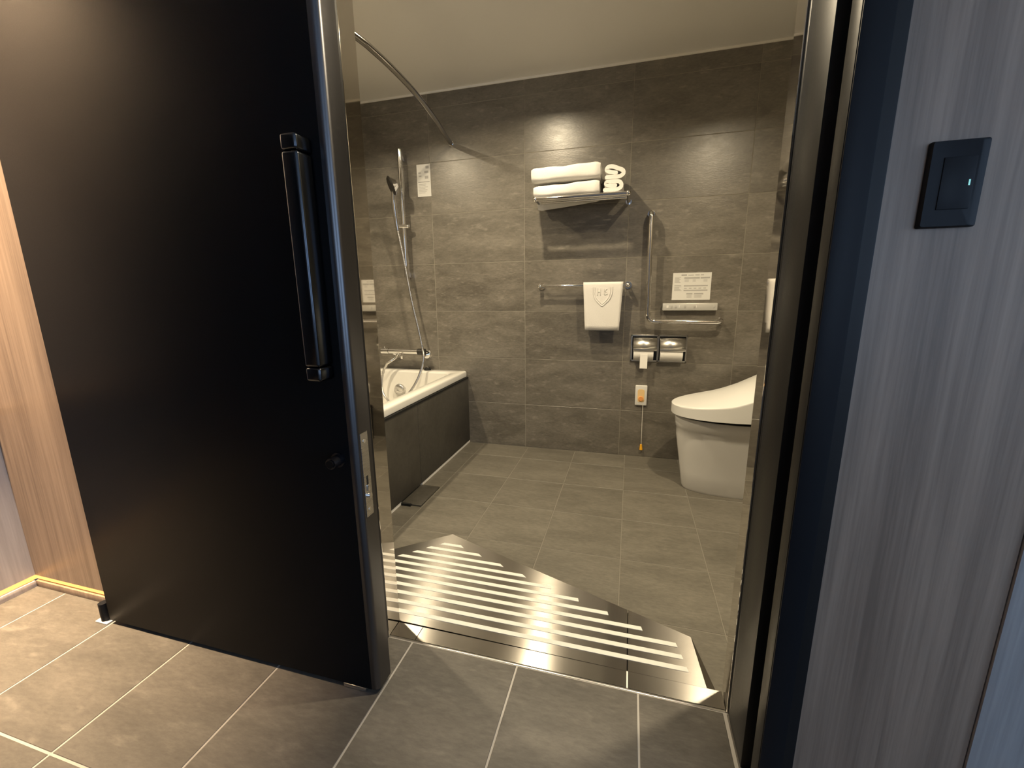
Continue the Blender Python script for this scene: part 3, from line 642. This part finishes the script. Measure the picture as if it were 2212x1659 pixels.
def swirl_towel(name, label, path, y0, y1, r):
    """folded towel seen end-on: thick strip following a fold path, extruded along Y"""
    t = thing(name, label, 'towel', (sum(p[0] for p in path)/len(path), (y0+y1)/2, min(p[1] for p in path)-r))
    c2 = spline([(x, 0, z) for x, z in path], 7); n = len(c2); ol = []; orr = []
    for i, p in enumerate(c2):
        tn = (c2[min(i+1, n-1)]-c2[max(i-1, 0)]).normalized(); nn = Vector((-tn.z, 0, tn.x)); ol.append(p+nn*r); orr.append(p-nn*r)
    def cap(i, d):
        tn = (c2[min(i+1, n-1)]-c2[max(i-1, 0)]).normalized()*d; nn = Vector((-tn.z, 0, tn.x))
        return [c2[i]+r*(math.cos(a)*nn+math.sin(a)*tn) for a in (PI*k/6 for k in range(1, 6))]
    loop = ol+cap(n-1, 1)+orr[::-1]+cap(0, -1)
    bm = bmesh.new(); rings = []
    m = 12
    for k in range(m+1):
        s = k/m; y = y0+(y1-y0)*s; e = min(s, 1-s)
        kk = 1.0 if e > 0.05 else 0.90
        cx_ = sum(p.x for p in loop)/len(loop); cz_ = sum(p.z for p in loop)/len(loop)
        rings.append([Vector((cx_+(p.x-cx_)*(0.985 if kk < 1 else 1), y, cz_+(p.z-cz_)*(0.985 if kk < 1 else 1))) for p in loop])
    R = loft(bm, rings, cap0=False, cap1=False)
    for ring in (R[0], R[-1]):
        nl = len(ol); nc = 5
        for i in range(nl-1):
            a, b = ring[i], ring[i+1]; c_, d_ = ring[nl+nc+(nl-1-i)-1], ring[nl+nc+(nl-1-i)]
            bm.faces.new((a, b, c_, d_))
        bm.faces.new([ring[nl-1]]+ring[nl:nl+nc]+[ring[nl+nc]])
        bm.faces.new([ring[2*nl+nc-1]]+ring[2*nl+nc:]+[ring[0]])
    obj('folded_cloth', bm, 'towel', t, True)
zs = SZ+0.0125
swirl_towel('face_towel', 'lower small white towel in a folded loop at the right end of the shelf',
            [(-0.156, zs+0.0105), (-0.125, zs+0.0100), (-0.090, zs+0.0115), (-0.074, zs+0.021), (-0.074, zs+0.037), (-0.088, zs+0.0485), (-0.120, zs+0.0500), (-0.146, zs+0.0480), (-0.150, zs+0.038), (-0.134, zs+0.0305), (-0.104, zs+0.0295)], -0.226, -0.040, 0.0098)
zu = zs+0.0625
swirl_towel('face_towel', 'upper small white towel in a slanted folded loop at the right end of the shelf',
            [(-0.148, zu+0.0080), (-0.115, zu+0.0075), (-0.082, zu+0.0090), (-0.065, zu+0.020), (-0.068, zu+0.036), (-0.092, zu+0.0475), (-0.122, zu+0.0585), (-0.143, zu+0.0560), (-0.149, zu+0.043), (-0.134, zu+0.0335), (-0.102, zu+0.0265)], -0.226, -0.045, 0.0100)

# ------------------------------------------------------------------ double toilet paper holder
ph = thing('paper_holder', 'recessed chrome double toilet paper holder below the grab bar', 'paper holder', (0.17, 0, 0.60))
X0, X1, Z0, Z1 = 0.011, 0.326, 0.601, 0.760
bm = bmesh.new(); fr = 0.009
for a in ((X0, X0+fr, Z0, Z1), (X1-fr, X1, Z0, Z1), (X0, X1, Z0, Z0+fr), (X0, X1, Z1-fr, Z1), (0.160, 0.172, Z0, Z1)):
    box(bm, a[0], a[1], -0.006, -0.0002, a[2], a[3], bev=0.0012, seg=1)
obj('frame', bm, 'satin_x', ph, True)
B('recess', 'black_gloss', ph, X0+fr, X1-fr, -0.0012, -0.0002, Z0+fr, Z1-fr)
ROLLS = []
for x0, x1 in ((X0+0.014, 0.158), (0.174, X1-0.014)):
    bm = bmesh.new(); rings = []
    for x in (x0, x1):
        rings.append([Vector((x, -0.002-0.056*math.sin(a)**0.8, 0.684+0.060*math.cos(a))) for a in (PI*0.5*k/10 for k in range(11))])
    R = loft(bm, rings, closed=False, cap0=False, cap1=False)
    cv = obj('cover', bm, 'satin_x', ph, True); md = cv.modifiers.new('thickness', 'SOLIDIFY'); md.thickness = 0.0025
    B('cover_lip', 'satin_x', cv, x0, x1, -0.0595, -0.0562, 0.672, 0.684, bev=0.001)
    ROLLS.append((x0, x1))
for k, (x0, x1) in enumerate(ROLLS):
    t = thing('paper_roll', ('toilet paper roll in the left of the double holder with a sheet hanging out', 'toilet paper roll in the right of the double holder with a folded point')[k], 'toilet paper', ((x0+x1)/2, -0.03, 0.62))
    bm = bmesh.new(); a0, a1 = x0+0.004, x1-(0.018 if k == 0 else 0.012); cyl(bm, (a0, -0.006, 0.655), (a1, -0.006, 0.655), 0.0480, 32); obj('roll', bm, 'paper', t, True)
    bm = bmesh.new(); xm = (a0+a1)/2
    if k == 0:
        P = [(-0.030, 0.703), (-0.049, 0.676), (-0.054, 0.650), (-0.0545, 0.600), (-0.0550, 0.567)]
        G = [[bm.verts.new((x, y, z)) for x in (xm-0.018, xm+0.003, xm+0.024)] for y, z in P]
        for a, b in zip(G, G[1:]):
            for i in range(2): bm.faces.new((a[i], a[i+1], b[i+1], b[i]))
    else:
        v = [bm.verts.new(p) for p in ((xm-0.028, -0.046, 0.678), (xm+0.026, -0.046, 0.678), (xm+0.014, -0.0505, 0.664), (xm, -0.0520, 0.651), (xm-0.014, -0.0505, 0.664))]; bm.faces.new(v)
    sh_ = obj('loose_sheet', bm, 'paper', t, False); md = sh_.modifiers.new('thickness', 'SOLIDIFY'); md.thickness = 0.0012; md.offset = 0

# ------------------------------------------------------------------ emergency call button
ec = thing('emergency_call', 'white emergency call plate with orange button and pull cord beside the toilet', 'call button', (0.086, 0, 0.33))
B('plate', 'plastic_white', ec, 0.050, 0.120, -0.012, -0.0005, 0.331, 0.456, bev=0.005, seg=3)
bm = bmesh.new()
loft(bm, [[Vector((p.x, y, p.y)) for p in rrect(0.0645, 0.1045, 0.352, 0.432, 0.012, 0, 5)] for y in (-0.0115, -0.0130)]); obj('lens', bm, 'peach', ec, True)
bm = bmesh.new(); cyl(bm, (0.0845, -0.012, 0.374), (0.0845, -0.018, 0.374), 0.0155, 26, 0.0135); obj('button', bm, 'orange', ec, True)
bm = bmesh.new(); tube(bm, [(0.098, -0.012, 0.334), (0.099, -0.014, 0.200), (0.100, -0.014, 0.080)], 0.0016, 8); obj('pull_cord', bm, 'cord', ec, True)
bm = bmesh.new(); cyl(bm, (0.100, -0.014, 0.084), (0.101, -0.014, 0.051), 0.0055, 16, 0.0100); sphere(bm, (0.101, -0.014, 0.051), 0.0100, (1, 1, 0.5), 14); obj('cord_pull', bm, 'yellow', ec, True)

# ------------------------------------------------------------------ toilet
to = thing('toilet', 'white one-piece toilet with the lid closed against the right wall', 'toilet', (0.62, -0.375, 0))
YC = -0.372
def outline(tip, back, wdt, z, a_len=0.30, n=26, pw=2.15):
    pts = []
    for k in range(n+1):
        t = -PI/2+PI*k/n; c_, s_ = math.cos(t), math.sin(t)
        pts.append(Vector((tip+a_len-a_len*(abs(c_)**(2/pw)), YC+wdt*(abs(s_)**(2/pw))*(1 if s_ > 0 else -1), z)))
    return pts+[Vector((back, YC+wdt, z)), Vector((back, YC-wdt, z))]
bm = bmesh.new()
loft(bm, [outline(0.305, 0.98, 0.098, 0.0, 0.24), outline(0.298, 0.98, 0.102, 0.012, 0.24), outline(0.286, 0.98, 0.112, 0.10, 0.25), outline(0.270, 0.98, 0.128, 0.20, 0.26),
          outline(0.256, 0.98, 0.146, 0.29, 0.28), outline(0.2530, 0.98, 0.154, 0.332, 0.29), outline(0.2490, 0.98, 0.160, 0.337, 0.29), outline(0.247, 0.98, 0.165, 0.362, 0.29), outline(0.2465, 0.98, 0.170, 0.385, 0.29), outline(0.250, 0.98, 0.167, 0.392, 0.29)])
obj('bowl', bm, 'ceramic', to, True)
bm = bmesh.new(); loft(bm, [outline(0.262, 0.98, 0.160, 0.391, 0.29), outline(0.262, 0.98, 0.160, 0.404, 0.29)]); obj('lid_gap_shade', bm, 'black_void', to, True)  # shade of the gap under the lid, drawn as a black layer
bm = bmesh.new()
tipL, back, wL, aL = 0.226, 0.99, 0.198, 0.33
def lid_top(x, y):
    dx = max(0, x-tipL); v = abs(y-YC)/wL
    return 0.452+0.50*dx**1.43-0.034*v**2.2*min(1, dx/0.25)
def lid_bot(x): return 0.401+0.012*max(0, x-tipL)/0.4
base = outline(tipL, back, wL, 0, aL, 40, 2.2)
def shrink(f): return [Vector(((p.x-0.62)*f+0.62 if p.x < 0.62 else p.x, YC+(p.y-YC)*f, 0)) for p in base]
rings = [[Vector((p.x, p.y, lid_bot(p.x))) for p in shrink(0.97)], [Vector((p.x, p.y, lid_bot(p.x)+0.003)) for p in base],
         [Vector((p.x, p.y, lid_top(p.x, p.y)-0.009)) for p in base], [Vector((p.x, p.y, lid_top(p.x, p.y)-0.003)) for p in base]]
for f in (0.994, 0.980, 0.93, 0.86, 0.75, 0.6, 0.42, 0.22, 0.05):
    rings.append([Vector((p.x, p.y, lid_top(p.x, p.y)+(-0.001 if f > 0.98 else 0.0))) for p in shrink(f)])
loft(bm, rings); obj('lid', bm, 'plastic_white', to, True)

# ------------------------------------------------------------------ waste bin between toilet and back wall
wb = thing('waste_bin', 'small black waste bin between the toilet and the back wall', 'waste bin', (0.45, -0.095, 0))
def circ(r0, z): return [Vector((0.45+r0*math.cos(a), -0.095+r0*math.sin(a), z)) for a in (2*PI*i/32 for i in range(32))]
bm = bmesh.new(); loft(bm, [circ(0.066, 0.0), circ(0.068, 0.004), circ(0.078, 0.235), circ(0.074, 0.235), circ(0.064, 0.010)]); obj('body', bm, 'black_soft', wb, True)
bm = bmesh.new(); loft(bm, [circ(0.0785, 0.230), circ(0.081, 0.234), circ(0.079, 0.241), circ(0.074, 0.239), circ(0.074, 0.230)], cap0=False, cap1=False); obj('rim', bm, 'black_gloss', wb, True)

# ------------------------------------------------------------------ ceiling lights
for k, (x, y, pw) in enumerate(BATH_LIGHTS):
    t = thing('downlight', ('round warm ceiling downlight above the bathtub', 'round warm ceiling downlight in front of the towel shelf', 'round warm ceiling downlight near the toilet side')[k], 'ceiling light', (x, y, ZC-0.012))
    bm = bmesh.new(); rings = []
    for r0, z in ((0.058, 0.0), (0.060, -0.004), (0.052, -0.007), (0.046, -0.004)):
        rings.append([Vector((x+r0*math.cos(a), y+r0*math.sin(a), ZC+z)) for a in (2*PI*i/36 for i in range(36))])
    loft(bm, rings, cap0=False, cap1=False); obj('ring', bm, 'white_trim', t, True)
    bm = bmesh.new(); sphere(bm, (x, y, ZC-0.002), 0.046, (1, 1, 0.20), 24); obj('diffuser', bm, 'lamp', t, True)
    lo = area_light('downlight_beam', (x, y, ZC-0.016), pw, WARM, 0.055, 2.7); lo.parent = t; lo.matrix_parent_inverse = Matrix.Translation((-x, -y, -(ZC-0.012)))
x, y, pw = HALL_LIGHT
t = thing('downlight', 'warm ceiling downlight in the hall beside the wood-clad wall', 'ceiling light', (x, y, HZ-0.012))
bm = bmesh.new(); cyl(bm, (x, y, HZ-0.006), (x, y, HZ), 0.060, 32); obj('ring', bm, 'white_trim', t, True)
bm = bmesh.new(); cyl(bm, (x, y, HZ-0.008), (x, y, HZ-0.0062), 0.045, 32); obj('diffuser', bm, 'lamp', t, True)
lo = area_light('downlight_beam', (x, y, HZ-0.015), pw, (1.0, 0.72, 0.43), 0.08, 1.0); lo.parent = t; lo.matrix_parent_inverse = Matrix.Translation((-x, -y, -(HZ-0.012)))
